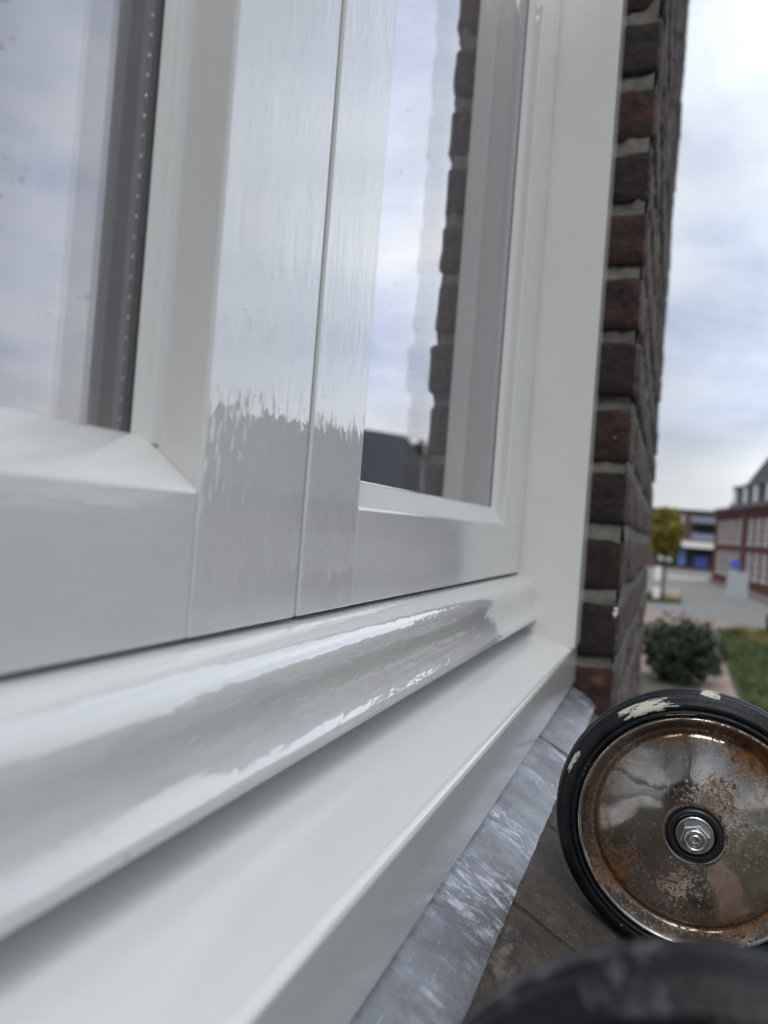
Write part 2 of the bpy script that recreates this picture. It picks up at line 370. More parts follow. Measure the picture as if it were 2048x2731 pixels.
def box(bm, x0, x1, y0, y1, z0, z1):
    v = [bm.verts.new(p) for p in ((x0, y0, z0), (x1, y0, z0), (x1, y1, z0), (x0, y1, z0), (x0, y0, z1), (x1, y0, z1), (x1, y1, z1), (x0, y1, z1))]
    for f in ((3, 2, 1, 0), (4, 5, 6, 7), (0, 1, 5, 4), (1, 2, 6, 5), (2, 3, 7, 6), (3, 0, 4, 7)): bm.faces.new([v[i] for i in f])
    return bm
def prism(bm, poly, a0, a1, axis):
    """poly of (Y,Z) swept along x, or of (X,Y) swept along z"""
    mk = (lambda p, a: (a, p[0], p[1])) if axis == 'x' else (lambda p, a: (p[0], p[1], a))
    A = [bm.verts.new(mk(p, a0)) for p in poly]; B = [bm.verts.new(mk(p, a1)) for p in poly]
    n = len(poly)
    for i in range(n): bm.faces.new((A[i], A[(i+1) % n], B[(i+1) % n], B[i]))
    bm.faces.new(A[::-1]); bm.faces.new(B); return bm
def up_(bm): bm.transform(Matrix.Translation((0, 0, H))); return bm
def quad(bm, *pts): bm.faces.new([bm.verts.new(p) for p in pts]); return bm
def lathe_x(bm, prof, n, c=(0, 0, 0), close=True):
    """profile of (axial, radius) turned about the x axis"""
    rings = []
    for a, r in prof:
        if r < 1e-6: rings.append([bm.verts.new((c[0]+a, c[1], c[2]))])
        else: rings.append([bm.verts.new((c[0]+a, c[1]-r*math.cos(2*math.pi*k/n), c[2]+r*math.sin(2*math.pi*k/n))) for k in range(n)])
    m = len(rings)
    for i in range(m if close else m-1):
        A, B = rings[i], rings[(i+1) % m]
        for k in range(n):
            a, b = A[k % len(A)], A[(k+1) % len(A)]; d, e = B[k % len(B)], B[(k+1) % len(B)]
            vs_ = []
            for q in (a, b, e, d):
                if q not in vs_: vs_.append(q)
            if len(vs_) > 2: bm.faces.new(vs_)
    return bm
def tube(bm, p0, p1, r, n=10):
    p0, p1 = Vector(p0), Vector(p1); d = (p1-p0).normalized(); q = d.to_track_quat('Z', 'Y')
    A = [bm.verts.new(p0+q @ Vector((r*math.cos(2*math.pi*k/n), r*math.sin(2*math.pi*k/n), 0))) for k in range(n)]
    B = [bm.verts.new(p1+q @ Vector((r*math.cos(2*math.pi*k/n), r*math.sin(2*math.pi*k/n), 0))) for k in range(n)]
    for k in range(n): bm.faces.new((A[k], A[(k+1) % n], B[(k+1) % n], B[k]))
    bm.faces.new(A[::-1]); bm.faces.new(B); return bm

# ================================================================== SETTING: ground
def sheet(name, pts, z, m):
    bm = BM(); bm.faces.new([bm.verts.new((x, y, z)) for x, y in pts]); return tag(obj(name, bm, m), kind='structure')
def ground_mat(name, a, b, scale, rough=.9, bump=.01):
    m = mat(name, a, rough); g = G(m); v = g.pos(geo=True)
    c = g.ramp(g.noise(v, scale, 6, .65), [(.3, a), (.7, b)])
    c = g.mix(g.ramp(g.noise(v, .25, 3), [(.35, 0.0), (.7, .3)]), c, tuple(x*.8 for x in a))
    g.set(col=c, normal=g.bump(g.noise(v, scale*6, 3), bump)); return m
M['asphalt'] = ground_mat('grey_road_paving', (.135, .13, .125), (.20, .195, .185), 3)
M['pink'] = ground_mat('pink_brick_paving', (.20, .145, .125), (.275, .205, .175), 4)
M['sidewalk'] = ground_mat('brown_pavement', (.11, .095, .08), (.16, .14, .12), 3)
M['pale'] = ground_mat('pale_concrete', (.36, .34, .33), (.46, .44, .43), 2)
M['soil'] = ground_mat('garden_soil', (.05, .055, .03), (.08, .075, .05), 2)
sheet('ground', [(-400, -400), (600, -400), (600, 400), (-400, 400)], 0, M['soil'])
sheet('road', [(39.3, 8), (39.5, -.3), (38.6, -3.0), (33, -7.5), (12, -9), (-60, -9), (-60, -13.6), (20, -13.6), (40, -11.6), (53.8, -7.6), (81, -5.6), (130, -8), (130, 8), (86, 6), (60, 2.6), (54, 1.2), (52, -.9), (47, -1.1), (44, 1), (44, 8)], .004, M['asphalt'])
sheet('pavement', [(-30, -1.0), (20.5, -1.0), (22, 3), (39.2, 3), (39.4, -.3), (38.4, -2.9), (34.6, -4.8), (33.4, -1.95), (19.5, -1.75), (-30, -1.75)], .008, M['pink'])
bm = BM(); bm.faces.new([bm.verts.new(p) for p in ((39.8, -11.55, .12), (53.6, -7.45, .12), (80.9, -5.5, .12), (81, -4.0, .12), (53, -6.2, .12), (39, -10, .12))])
r_ = bmesh.ops.extrude_face_region(bm, geom=bm.faces[:]); bmesh.ops.translate(bm, vec=(0, 0, -.12), verts=[v for v in r_['geom'] if isinstance(v, bmesh.types.BMVert)])
tag(obj('far_pavement', bm, M['sidewalk']), kind='structure')
sheet('paved_crossing', [(79.5, -.5), (84.5, -.3), (84.5, -4.1), (80.2, -4.0)], .010, M['pale'])

# grass
def grass_mat(name, a, b, c):
    m = mat(name, a, .7); g = G(m)
    n = g.noise(g.pos(geo=True), .9, 4, .6)
    g.set(col=g.ramp(n, [(.3, a), (.52, b), (.75, c)])); return m
M['grass'] = grass_mat('grass_blades', (.035, .06, .014), (.055, .085, .02), (.12, .12, .025))
M['cover'] = grass_mat('autumn_cover', (.07, .08, .018), (.16, .13, .03), (.26, .19, .045))
def blades(n, area, h0, h1, w, z=0):
    bm = BM()
    for _ in range(n):
        x, y = area(); h = random.uniform(h0, h1); a = random.uniform(0, 6.28); dx, dy = math.cos(a)*w, math.sin(a)*w
        lx, ly = random.gauss(0, .5)*h, random.gauss(0, .5)*h
        bm.faces.new([bm.verts.new((x-dx, y-dy, z)), bm.verts.new((x+dx, y+dy, z)), bm.verts.new((x+lx, y+ly, z+h))])
    return bm
def area_grass():
    while True:
        x = random.uniform(9, 34.2); y = random.uniform(-7.0, -1.8)
        if y < -1.85-.02*(x-19)*(x > 30) and x < 34.4+(-1.9-y)*.05: return x, y
tag(obj('grass', blades(26000, area_grass, .06, .2, .03), M['grass'], recalc=False), kind='stuff')
def area_patch():
    return random.uniform(46.2, 52.2), random.uniform(-1.0, 2.6)
tag(obj('grass_strip', blades(5000, area_patch, .05, .2, .04), M['grass'], recalc=False), kind='stuff')
def area_cover():
    x = random.uniform(27.5, 34); return x, random.uniform(-7, -2.6-(34-x)*.22)
tag(obj('ground_cover', blades(5200, area_cover, .15, .38, .07), M['cover'], recalc=False), kind='stuff')

# foliage clumps
def leaf_cloud(n, inside, size, squash=1.0):
    bm = BM()
    for _ in range(n):
        p = inside(); q = Vector((random.gauss(0, 1), random.gauss(0, 1), random.gauss(0, 1))).normalized()
        t = q.orthogonal().normalized(); u = q.cross(t); s = size*random.uniform(.6, 1.4)
        bm.faces.new([bm.verts.new(p+t*s), bm.verts.new(p+u*s*.55), bm.verts.new(p-t*s), bm.verts.new(p-u*s*.55)])
    return bm
def leaf_mat(name, a, b, c, sc=2.5):
    m = mat(name, a, .6); g = G(m)
    g.set(col=g.ramp(g.noise(g.pos(geo=True), sc, 4, .7), [(.32, a), (.52, b), (.72, c)])); return m
def in_ell(c, r, p=.55, lump=.25):
    def f():
        while True:
            d = Vector((random.gauss(0, 1), random.gauss(0, 1), random.gauss(0, 1))).normalized()
            k = 1+lump*noise.noise(d*2.3+Vector(c))+lump*.6*noise.noise(d*5.1+Vector(c))
            rr = random.random()**p*k
            q = Vector((c[0]+d.x*r[0]*rr, c[1]+d.y*r[1]*rr, c[2]+d.z*r[2]*rr))
            if noise.noise(q*2.2/max(.4, r[0])) > -.28: return q
    return f
M['bush'] = leaf_mat('dark_shrub_leaves', (.007, .016, .007), (.015, .033, .012), (.05, .07, .028), 3.0)
t = thing('shrub', 'dense dark green round shrub growing beside the paved garden path', 'shrub', (20.4, -.52, 0))
obj('foliage', leaf_cloud(13000, in_ell((20.4, -.50, .74), (.95, .92, .76), .48, .45), .055), M['bush'], t, recalc=False)
bm = BM()
for k in range(7):
    a = k*.9; tube(bm, (20.4+.06*math.cos(a), -.5+.06*math.sin(a), 0), (20.4+.5*math.cos(a), -.5+.5*math.sin(a), .95), .018, 6)
M['bark'] = mat('grey_brown_bark', (.075, .06, .05), .9)
obj('stem', bm, M['bark'], t)
M['yellow'] = leaf_mat('autumn_leaves', (.075, .075, .008), (.18, .15, .012), (.32, .25, .024), 1.6)
def tree(name, label, x, y, h, cz, r, m, n, size, tr=.11):
    t = thing(name, label, 'tree', (x, y, 0))
    obj('crown', leaf_cloud(n, in_ell((x, y, cz), r, .42, .3), size), m, t, recalc=False)
    bm = BM(); tube(bm, (x, y, 0), (x+.03, y, cz-r[2]*.5), tr, 9)
    for k in range(7):
        a = k*.9+.3; tube(bm, (x+.03, y, cz-r[2]*(.75-.1*(k % 3))), (x+r[0]*.7*math.cos(a), y+r[1]*.7*math.sin(a), cz+r[2]*(.1+.12*(k % 4))), tr*.4, 6)
    obj('trunk', bm, M['bark'], t); return t
tree('pollard_tree', 'slim pollard tree with yellow green autumn crown at the corner of the road', 49.2, .0, 5.4, 4.0, (1.02, .98, 1.5), M['yellow'], 7500, .11, .085)
M['autumn_brown'] = leaf_mat('brown_leaves', (.05, .035, .02), (.09, .065, .035), (.15, .11, .05), 1.2)

# ================================================================== far buildings
M['wframe'] = mat('white_window_frame', (.72, .72, .70), .4)
M['pane'] = mat('far_window_pane', (.10, .115, .13), .08, 0, .8)
M['curtain'] = mat('pale_curtained_pane', (.34, .34, .34), .25)
M['slate'] = ground_mat('dark_roof_slates', (.040, .043, .050), (.062, .066, .075), 4, .6, .02)
M['zincgrey'] = mat('grey_zinc', (.2, .21, .23), .45, .3)
class Face:
    """a facade plane: s metres along it, z up, d metres out of it"""
    def __init__(s, p0, p1): s.o = Vector((p0[0], p0[1], 0)); d = Vector((p1[0]-p0[0], p1[1]-p0[1], 0)); s.len = d.length; s.t = d.normalized(); s.n = Vector((s.t.y, -s.t.x, 0))
    def p(s, a, z, d=0): v = s.o+s.t*a+s.n*d; return (v.x, v.y, z)
    def slab(s, bm, a0, a1, z0, z1, d0, d1):
        v = [bm.verts.new(s.p(a, z, d)) for d in (d0, d1) for a, z in ((a0, z0), (a1, z0), (a1, z1), (a0, z1))]
        for f in ((0, 1, 2, 3), (4, 7, 6, 5), (0, 4, 5, 1), (1, 5, 6, 2), (2, 6, 7, 3), (3, 7, 4, 0)): bm.faces.new([v[i] for i in f])
        return bm
def window(F, par, a0, a1, z0, z1, pane, bars=(1, 2), fr=.07, out=.03):
    bm = BM()
    F.slab(bm, a0, a0+fr, z0, z1, .003, out); F.slab(bm, a1-fr, a1, z0, z1, .003, out)
    F.slab(bm, a0+fr, a1-fr, z1-fr, z1, .003, out); F.slab(bm, a0+fr, a1-fr, z0, z0+fr, .003, out)
    for k in range(1, bars[0]+1):
        a = a0+(a1-a0)*k/(bars[0]+1); F.slab(bm, a-.025, a+.025, z0+fr, z1-fr, .003, out-.008)
    for k in range(1, bars[1]+1):
        z = z0+(z1-z0)*k/(bars[1]+1); F.slab(bm, a0+fr, a1-fr, z-.025, z+.025, .003, out-.011)
    w = obj('window', bm, M['wframe'], par)
    obj('pane', F.slab(BM(), a0+fr*.5, a1-fr*.5, z0+fr*.5, z1-fr*.5, .002, .012), pane, w)
    obj('sill', F.slab(BM(), a0-.06, a1+.06, z0-.09, z0-.004, .003, .09), M['wframe'], w)
    return w

# red brick building across the road, seen past the wall
RB = thing('red_brick_building', 'two storey red brick building with white sash windows and grey mansard roof across the road', 'building', (72, -8, 0))
A0, A1 = (80.9, -4.47), (48.5, -9.75)
Fr = Face(A0, A1)
Z1 = 6.72
bm = BM(); Fr.slab(bm, 0, Fr.len, 0, Z1, -6.2, 0); obj('wall', bm, M['brick_red'], RB)
for a in (0.05, 10.0, 21.0, 31.6):
    obj('pilaster', Fr.slab(BM(), a, a+.75, 0, Z1-.5, .002, .16), M['brick_red'], RB)
bm = BM(); Fr.slab(bm, -.1, Fr.len+.1, Z1-.42, Z1-.12, .004, .14); Fr.slab(bm, -.16, Fr.len+.16, Z1-.115, Z1+.1, -.2, .26); obj('cornice', bm, M['brick_red'], RB)
obj('gutter', Fr.slab(BM(), -.2, Fr.len+.2, Z1+.104, Z1+.24, -.2, .34), M['zincgrey'], RB)
for k in range(4):
    for base in (1.1, 11.35, 22.3):
        a = base+k*2.15
        for z0, z1 in ((.95, 3.0), (3.75, 5.75)):
            window(Fr, RB, a, a+1.2, z0, z1, M['curtain'], (1, 2))
# mansard: steep lower slope with dormers
bm = BM()
def rp(a, z, d): return Fr.p(a, z, d)
e = [rp(3.2, Z1+.25, -.1), rp(Fr.len, Z1+.25, -.1), rp(Fr.len, Z1+.25, -6.0), rp(3.2, Z1+.25, -6.0)]
tp = [rp(9.5, Z1+4.7, -1.7), rp(Fr.len, Z1+4.7, -1.7), rp(Fr.len, Z1+4.7, -4.4), rp(9.5, Z1+4.7, -4.4)]
ev = [bm.verts.new(p) for p in e]; tv = [bm.verts.new(p) for p in tp]
for i in range(4): bm.faces.new((ev[i], ev[(i+1) % 4], tv[(i+1) % 4], tv[i]))
bm.faces.new(tv); bm.faces.new(ev[::-1]); obj('roof', bm, M['slate'], RB)
for k, a in enumerate((5.0, 8.3, 11.4, 15.0, 18.6, 22.5, 26.5)):
    d = obj('dormer', Fr.slab(BM(), a, a+1.5, Z1+.3, Z1+2.0, -2.2, -.12), M['slate'], RB)
    obj('dormer_window', Fr.slab(BM(), a+.2, a+1.3, Z1+.5, Z1+1.85, -.118, -.06), M['wframe'], d)
    obj('dormer_roof', Fr.slab(BM(), a-.15, a+1.65, Z1+2.003, Z1+2.12, -2.4, .02), M['zincgrey'], d)
bm = BM(); Fr.slab(bm, 9.55, 9.72, .2, Z1, .004, .12); obj('downpipe', bm, M['zincgrey'], RB)

# flat-roofed block with a shop at the end of the road
FB = thing('flat_roofed_block', 'flat roofed brick block above a shop with white canopy at the road end', 'building', (109, -2, 0))
Ff = Face((108.6, 14), (109.6, -16))
obj('wall', Ff.slab(BM(), 0, Ff.len, 0, 7.62, -10, 0), M['brick_brown'], FB)
obj('roof', Ff.slab(BM(), -.2, Ff.len+.2, 7.624, 7.95, -10.2, .25), M['slate'], FB)
obj('shop_canopy', Ff.slab(BM(), 12.2, 24, 3.0, 3.75, .004, 1.2), M['wframe'], FB)
M['shop_dark'] = mat('dark_shop_glass', (.022, .025, .03), .15)
M['blue'] = mat('blue_panel', (.03, .06, .24), .5)
M['blue_pale'] = mat('blue_banner', (.09, .15, .36), .5)
M['blue_grey'] = mat('blue_grey_balcony', (.19, .22, .31), .5)
obj('shop_front', Ff.slab(BM(), 12.8, 23.5, .4, 2.9, .004, .1), M['shop_dark'], FB)
obj('shop_banner', Ff.slab(BM(), 15.6, 16.5, .55, 2.85, .104, .2), M['blue_pale'], FB)
obj('shop_banner', Ff.slab(BM(), 17.6, 19.3, .3, 1.9, .104, .2), M['blue'], FB)
obj('shop_banner', Ff.slab(BM(), 13.2, 14.9, 1.0, 2.0, .104, .16), M['wframe'], FB)
for a in (17.0, 21.5):
    obj('balcony', Ff.slab(BM(), a, a+4.0, 3.95, 4.85, .004, 1.1), M['blue_grey'], FB)
    obj('balcony', Ff.slab(BM(), a-.2, a+3.8, 6.25, 7.0, .004, 1.1), M['blue_grey'], FB)
    obj('balcony_door', Ff.slab(BM(), a+.6, a+3.4, 4.86, 6.1, .004, .05), M['shop_dark'], FB)
for a in (12.6, 14.6):
    for z in (4.4, 6.2): window(Ff, FB, a, a+1.4, z, z+1.1, M['curtain'], (1, 0))

# things along the road
SG = thing('road_sign', 'pale grey square road sign board under a small round blue sign on a thin pole', 'road sign', (34.66, -2.60, 0))
M['signgrey'] = mat('grey_sign_back', (.36, .40, .41), .4, .2)
M['sign_blue'] = mat('blue_sign_face', (.06, .10, .42), .35)
bm = BM(); tube(bm, (34.66, -2.60, 0), (34.66, -2.60, 3.0), .03, 10); obj('pole', bm, M['signgrey'], SG)
bm = BM(); box(bm, 34.60, 34.625, -3.25, -2.43, 1.32, 2.42); obj('sign_board', bm, M['signgrey'], SG, bevel=.01)
bm = BM(); lathe_x(bm, [(0, 0), (0, .21), (.02, .21), (.02, 0)], 24, (34.60, -2.72, 2.72), close=False); obj('round_sign', bm, M['sign_blue'], SG)
BK = thing('stone_block', 'low beige stone block on the grass strip by the yellow tree', 'stone block', (49.8, -.55, 0))
M['beige'] = ground_mat('beige_sandstone', (.42, .34, .26), (.55, .45, .36), 3)
bm = BM(); box(bm, 49.4, 50.1, -1.0, -.08, 0, .13); obj('plinth', bm, M['beige'], BK, bevel=.02)
bm = BM(); box(bm, 49.45, 50.05, -.95, -.12, .133, .56); obj('block', bm, M['beige'], BK, bevel=.04)
WP = thing('white_post', 'slim white marker post standing left of the yellow tree trunk', 'post', (48.0, .33, 0))
bm = BM(); tube(bm, (48.0, .33, 0), (48.0, .33, 1.75), .07, 12); obj('post', bm, M['signgrey'], WP)
bm = BM(); box(bm, 47.9, 47.92, .17, .5, 1.15, 1.95); obj('upper_plate', bm, M['wframe'], WP)
bm = BM(); box(bm, 47.88, 47.91, .16, .52, .12, .75); obj('lower_plate', bm, M['wframe'], WP)
BN = thing('litter_bin', 'black litter bin at the right edge beyond the grass', 'bin', (33.3, -4.12, 0))
M['bin'] = mat('black_bin_paint', (.012, .013, .015), .4)
bm = BM(); lathe = [(0, .0), (0, .24), (.08, .27), (.85, .29), (.95, .2), (.97, 0)]
for i in range(len(lathe)-1):
    (z0, r0), (z1, r1) = lathe[i], lathe[i+1]
    if r0 == 0 or r1 == 0: continue
    for k in range(16):
        a, b = 2*math.pi*k/16, 2*math.pi*(k+1)/16
        quad(bm, (33.3+r0*math.cos(a), -4.12+r0*math.sin(a), z0), (33.3+r0*math.cos(b), -4.12+r0*math.sin(b), z0), (33.3+r1*math.cos(b), -4.12+r1*math.sin(b), z1), (33.3+r1*math.cos(a), -4.12+r1*math.sin(a), z1))
obj('bin_body', bm, M['bin'], BN, smooth=True)
bm = BM(); box(bm, 33.0, 33.06, -4.28, -3.96, .62, .74); obj('bin_slot', bm, M['shop_dark'], BN)

# houses over the street that show only in the panes and the gloss paint
def gable_house(name, label, x0, x1, y0, y1, ze, zr, wm, n, rot=0):
    T = thing(name, label, 'house', ((x0+x1)/2, (y0+y1)/2, 0))
    bm = BM(); box(bm, x0, x1, y0, y1, 0, ze); obj('wall', bm, wm, T)
    bm = BM(); ym = (y0+y1)/2
    prism(bm, [(y0-.4, ze+.003), (y1+.4, ze+.003), (ym, zr)], x0-.3, x1+.3, 'x'); rf = obj('roof', bm, M['slate'], T)
    bm = BM(); box(bm, x0+.8, x0+1.6, ym-.5, ym+.5, zr-.8, zr+.9); obj('chimney', bm, wm, rf)
    F = Face((x1, y1), (x0, y1))
    for k in range(n):
        a = 1.0+k*(x1-x0-2)/n
        for z in (.9, 3.6):
            if z+1.5 < ze: window(F, T, a, a+1.5, z, z+1.5, M['curtain'], (1, 1))
    T.rotation_euler = (0, 0, R(rot))
    return T
gable_house('dark_roofed_house', 'house with steep dark slate roof reflected low in the right window pane', 30.6, 42.9, -22.3, -13.3, 4.2, 8.4, M['brick_red'], 4, 33.4)
gable_house('long_low_house', 'long low brick house mirrored in the gloss paint of the window', -4, 17.0, -31, -23.0, 2.6, 5.2, M['brick_red'], 7)
tree('street_tree', 'leafy brown tree near the house whose leaf tips reflect in the left pane', 4.75, -7.7, 9.6, 8.1, (1.5, 1.5, 1.5), M['autumn_brown'], 3500, .13, .14)
tree('autumn_tree', 'brown leaved tree reflected beside the dark roof in the right pane', 46.6, -14.9, 8.6, 6.0, (1.9, 1.6, 2.6), M['autumn_brown'], 3500, .2, .16)

# ================================================================== brick wall beside the window
BX, BY = .800, .0377                      # corner of the brickwork
PITCH_B = .0652
BWALL = thing('brick_wall', 'weathered dark red brick wall with grey mortar right of the white window frame', 'wall', (1.4, .2, 0))
def brick_mesh(name, lx, ly, lz, seed):
    bm = BM(); bmesh.ops.create_cube(bm, size=1)
    bmesh.ops.scale(bm, vec=(lx, ly, lz), verts=bm.verts)
    for axis, L_ in ((0, lx), (1, ly), (2, lz)):
        cuts = max(1, int(L_/.017))
        for k in range(1, cuts+1):
            nrm = Vector((axis == 0, axis == 1, axis == 2)); p = nrm*(-L_/2+L_*k/(cuts+1))
            bmesh.ops.bisect_plane(bm, geom=bm.verts[:]+bm.edges[:]+bm.faces[:], plane_co=p, plane_no=nrm)
    ed = [e for e in bm.edges if len(e.link_faces) == 2 and e.calc_face_angle(0) > 1]
    bmesh.ops.bevel(bm, geom=ed, offset=.0035, segments=1, affect='EDGES')
    for v in bm.verts:
        q = v.co*38+Vector((seed*7.1, seed*3.3, seed)); d = noise.noise_vector(q)*.0021+noise.noise_vector(q*2.7)*.0013
        if noise.noise(q*.55+Vector((3, 1, 8))) > .42 and abs(v.co.z) > lz*.3: v.co *= .965
        v.co += d
    bmesh.ops.recalc_face_normals(bm, faces=bm.faces)
    me = bpy.data.meshes.new(name); bm.to_mesh(me); bm.free(); me.materials.append(M['brick'])
    for p in me.polygons: p.use_smooth = True
    return me
LZ = PITCH_B-.0125
STR = [brick_mesh('brick', .210, .10, LZ, k) for k in range(6)]
HDR = [brick_mesh('brick', .100, .10, LZ, 10+k) for k in range(5)]
XEND = 2.0
z_joint = ray_z = None
# joint heights follow the reveal: one joint at z = -0.1405 relative to the lens
Z0 = -.1245
bw = wloc(BWALL)
k0, k1 = -7, 24
for k in range(k0, k1):
    zc = H+Z0+k*PITCH_B+PITCH_B/2
    x = BX; first = True
    while x < XEND-.03:
        head = (first and k % 2) or x+.21 > XEND
        l = min(.10 if head else .21, XEND-x)
        me = random.choice(HDR if head else STR)
        o = bpy.data.objects.new('brick', me); C.objects.link(o); o.parent = BWALL
        sx = l/(.10 if head else .21); sgn = random.choice((1, -1))
        o.scale = (sx*random.choice((1, -1)), 1, sgn)
        jy = random.gauss(0, .0012); jx = random.gauss(0, .0018) if first else 0
        o.location = Vector((x+l/2+jx, BY+.05+jy, zc+random.gauss(0, .0012)))-bw
        o.rotation_euler = (random.gauss(0, .012), random.gauss(0, .012), random.gauss(0, .006))
        x += l+.0115; first = False
# rough mortar bed behind the brick faces
bm = BM()
za, zb = H+Z0+k0*PITCH_B, H+Z0+k1*PITCH_B
def rough_face(bm, o, u, v, nu, nv, nrm, amp):
    g = []
    for j in range(nv+1):
        row = []
        for i in range(nu+1):
            p = Vector(o)+Vector(u)*(i/nu)+Vector(v)*(j/nv); p += Vector(nrm)*(noise.noise(p*60)*amp+noise.noise(p*190)*amp*.6); row.append(bm.verts.new(p))
        g.append(row)
    for j in range(nv):
        for i in range(nu): bm.faces.new((g[j][i], g[j][i+1], g[j+1][i+1], g[j+1][i]))
rough_face(bm, (BX+.0046, BY+.10, za), (0, -.0945, 0), (0, 0, zb-za), 14, 300, (-1, 0, 0), .0040)
rough_face(bm, (BX+.0046, BY+.0036, za), (XEND-BX-.009, 0, 0), (0, 0, zb-za), 90, 300, (0, -1, 0), .0034)
box(bm, BX+.0085, XEND-.009, BY+.0078, BY+.108, za, zb)
rough_face(bm, (XEND-.0045, BY+.0036, za), (0, .0945, 0), (0, 0, zb-za), 8, 60, (1, 0, 0), .001)
obj('mortar', bm, M['mortar'], BWALL, smooth=True)
bm = BM(); box(bm, BX+.02, XEND-.004, BY+.112, 6.0, 0, 7.0); obj('wall_core', bm, M['brick_sheet'], BWALL)
bm = BM(); box(bm, BX, XEND, BY, BY+.11, 0, za-.008); box(bm, BX, XEND, BY, BY+.11, zb+.008, 7.0); obj('brickwork', bm, M['brick_sheet'], BWALL)
bm = BM(); box(bm, -3.5, BX-.002, BY, .3, 0, H-.30); box(bm, -3.5, -.80, BY, .3, H-.298, H+1.40); box(bm, -3.5, BX-.002, BY, .3, H+1.402, 7.0)
obj('wall_below_window', bm, M['brick_sheet'], BWALL)
# splashes of white paint left on the reveal bricks
bm = BM()
for (y, z, r) in ((.0425, -.0715, .0022), (.0432, -.0745, .0028), (.0427, -.0785, .0017), (.0555, .1015, .0010), (.0562, .1090, .0009), (.0560, .1075, .0007)):
    q = BM(); bmesh.ops.create_icosphere(q, subdivisions=2, radius=r); q.transform(Matrix.Translation((BX-.0002, y, H+z)) @ Matrix.Diagonal((.35, 1, 1.5, 1)))
    me = bpy.data.meshes.new('x'); q.to_mesh(me); q.free(); bm.from_mesh(me); bpy.data.meshes.remove(me)
obj('paint_splash', bm, M['drip'], BWALL, smooth=True)

# ================================================================== the window
WIN = thing('window', 'freshly painted glossy white wooden window with two glazed sashes and a deep sill', 'window', (.1, .13, H-.148))
XL = -.72
YS = .133
TOPZ = 1.32
def upright(name, poly, z0, z1, par, bevel=.0013): return obj(name, up_(prism(BM(), poly, z0, z1, 'z')), M['paint_jamb' if name == 'jamb' else 'paint_z'], par, bevel=bevel, seg=3)
def level(name, poly, x0, x1, par, bevel=.0013, m='paint_x'): return obj(name, up_(prism(BM(), poly, x0, x1, 'x')), M[m], par, bevel=bevel, seg=3)
def rect(x0, x1, y0, y1): return [(x0, y0), (x1, y0), (x1, y1), (x0, y1)]
ZB = -.0403
# jambs, head, sill
upright('jamb', rect(.755, .83, .0748, .23), -.1085, TOPZ+.09, WIN, .0016)
upright('jamb', rect(XL-.075, XL, .0748, .23), -.1085, TOPZ+.09, WIN, .0016)
level('head', [(.0748, TOPZ+.004), (.0748, TOPZ+.09), (.23, TOPZ+.09), (.23, TOPZ+.004)], XL+.001, .754, WIN)
level('sill', [(.0766, -.147), (.0766, -.1105), (.0776, -.1088), (.0795, -.1078), (.0830, -.10695), (.1144, -.0996), (.165, -.0880), (.23, -.0880), (.23, -.147)], XL-.075, .813, WIN, .0006)
# moulded weather bar under the sashes
prof = [(.150, -.0408), (.1363, -.0417), (.1295, -.0430), (.1248, -.0448), (.1215, -.0470), (.1193, -.0498), (.1180, -.0532), (.1175, -.0570), (.1177, -.0615), (.1178, -.0660), (.1174, -.0705), (.1164, -.0748), (.1150, -.0782), (.1138, -.0803),
        (.1133, -.0814), (.1132, -.0846), (.1139, -.0852), (.136, -.0852), (.1375, -.0875), (.165, -.0878)]
bar = level('weather_bar', prof, XL, .7548, WIN, 0, 'paint_bar')
for p in bar.data.polygons: p.use_smooth = True
try: bar.data.set_sharp_from_angle(angle=R(38))
except Exception: pass
upright('backing', rect(XL, .7545, .176, .19), -.086, -.02, WIN)
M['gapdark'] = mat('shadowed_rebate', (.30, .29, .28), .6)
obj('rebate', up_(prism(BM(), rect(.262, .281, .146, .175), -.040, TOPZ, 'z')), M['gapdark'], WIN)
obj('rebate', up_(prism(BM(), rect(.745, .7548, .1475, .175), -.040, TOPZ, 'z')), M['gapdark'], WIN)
obj('rebate', up_(prism(BM(), [(.1445, -.0412), (.1445, -.034), (.175, -.034), (.175, -.0412)], XL, .7545, 'x')), M['gapdark'], WIN)

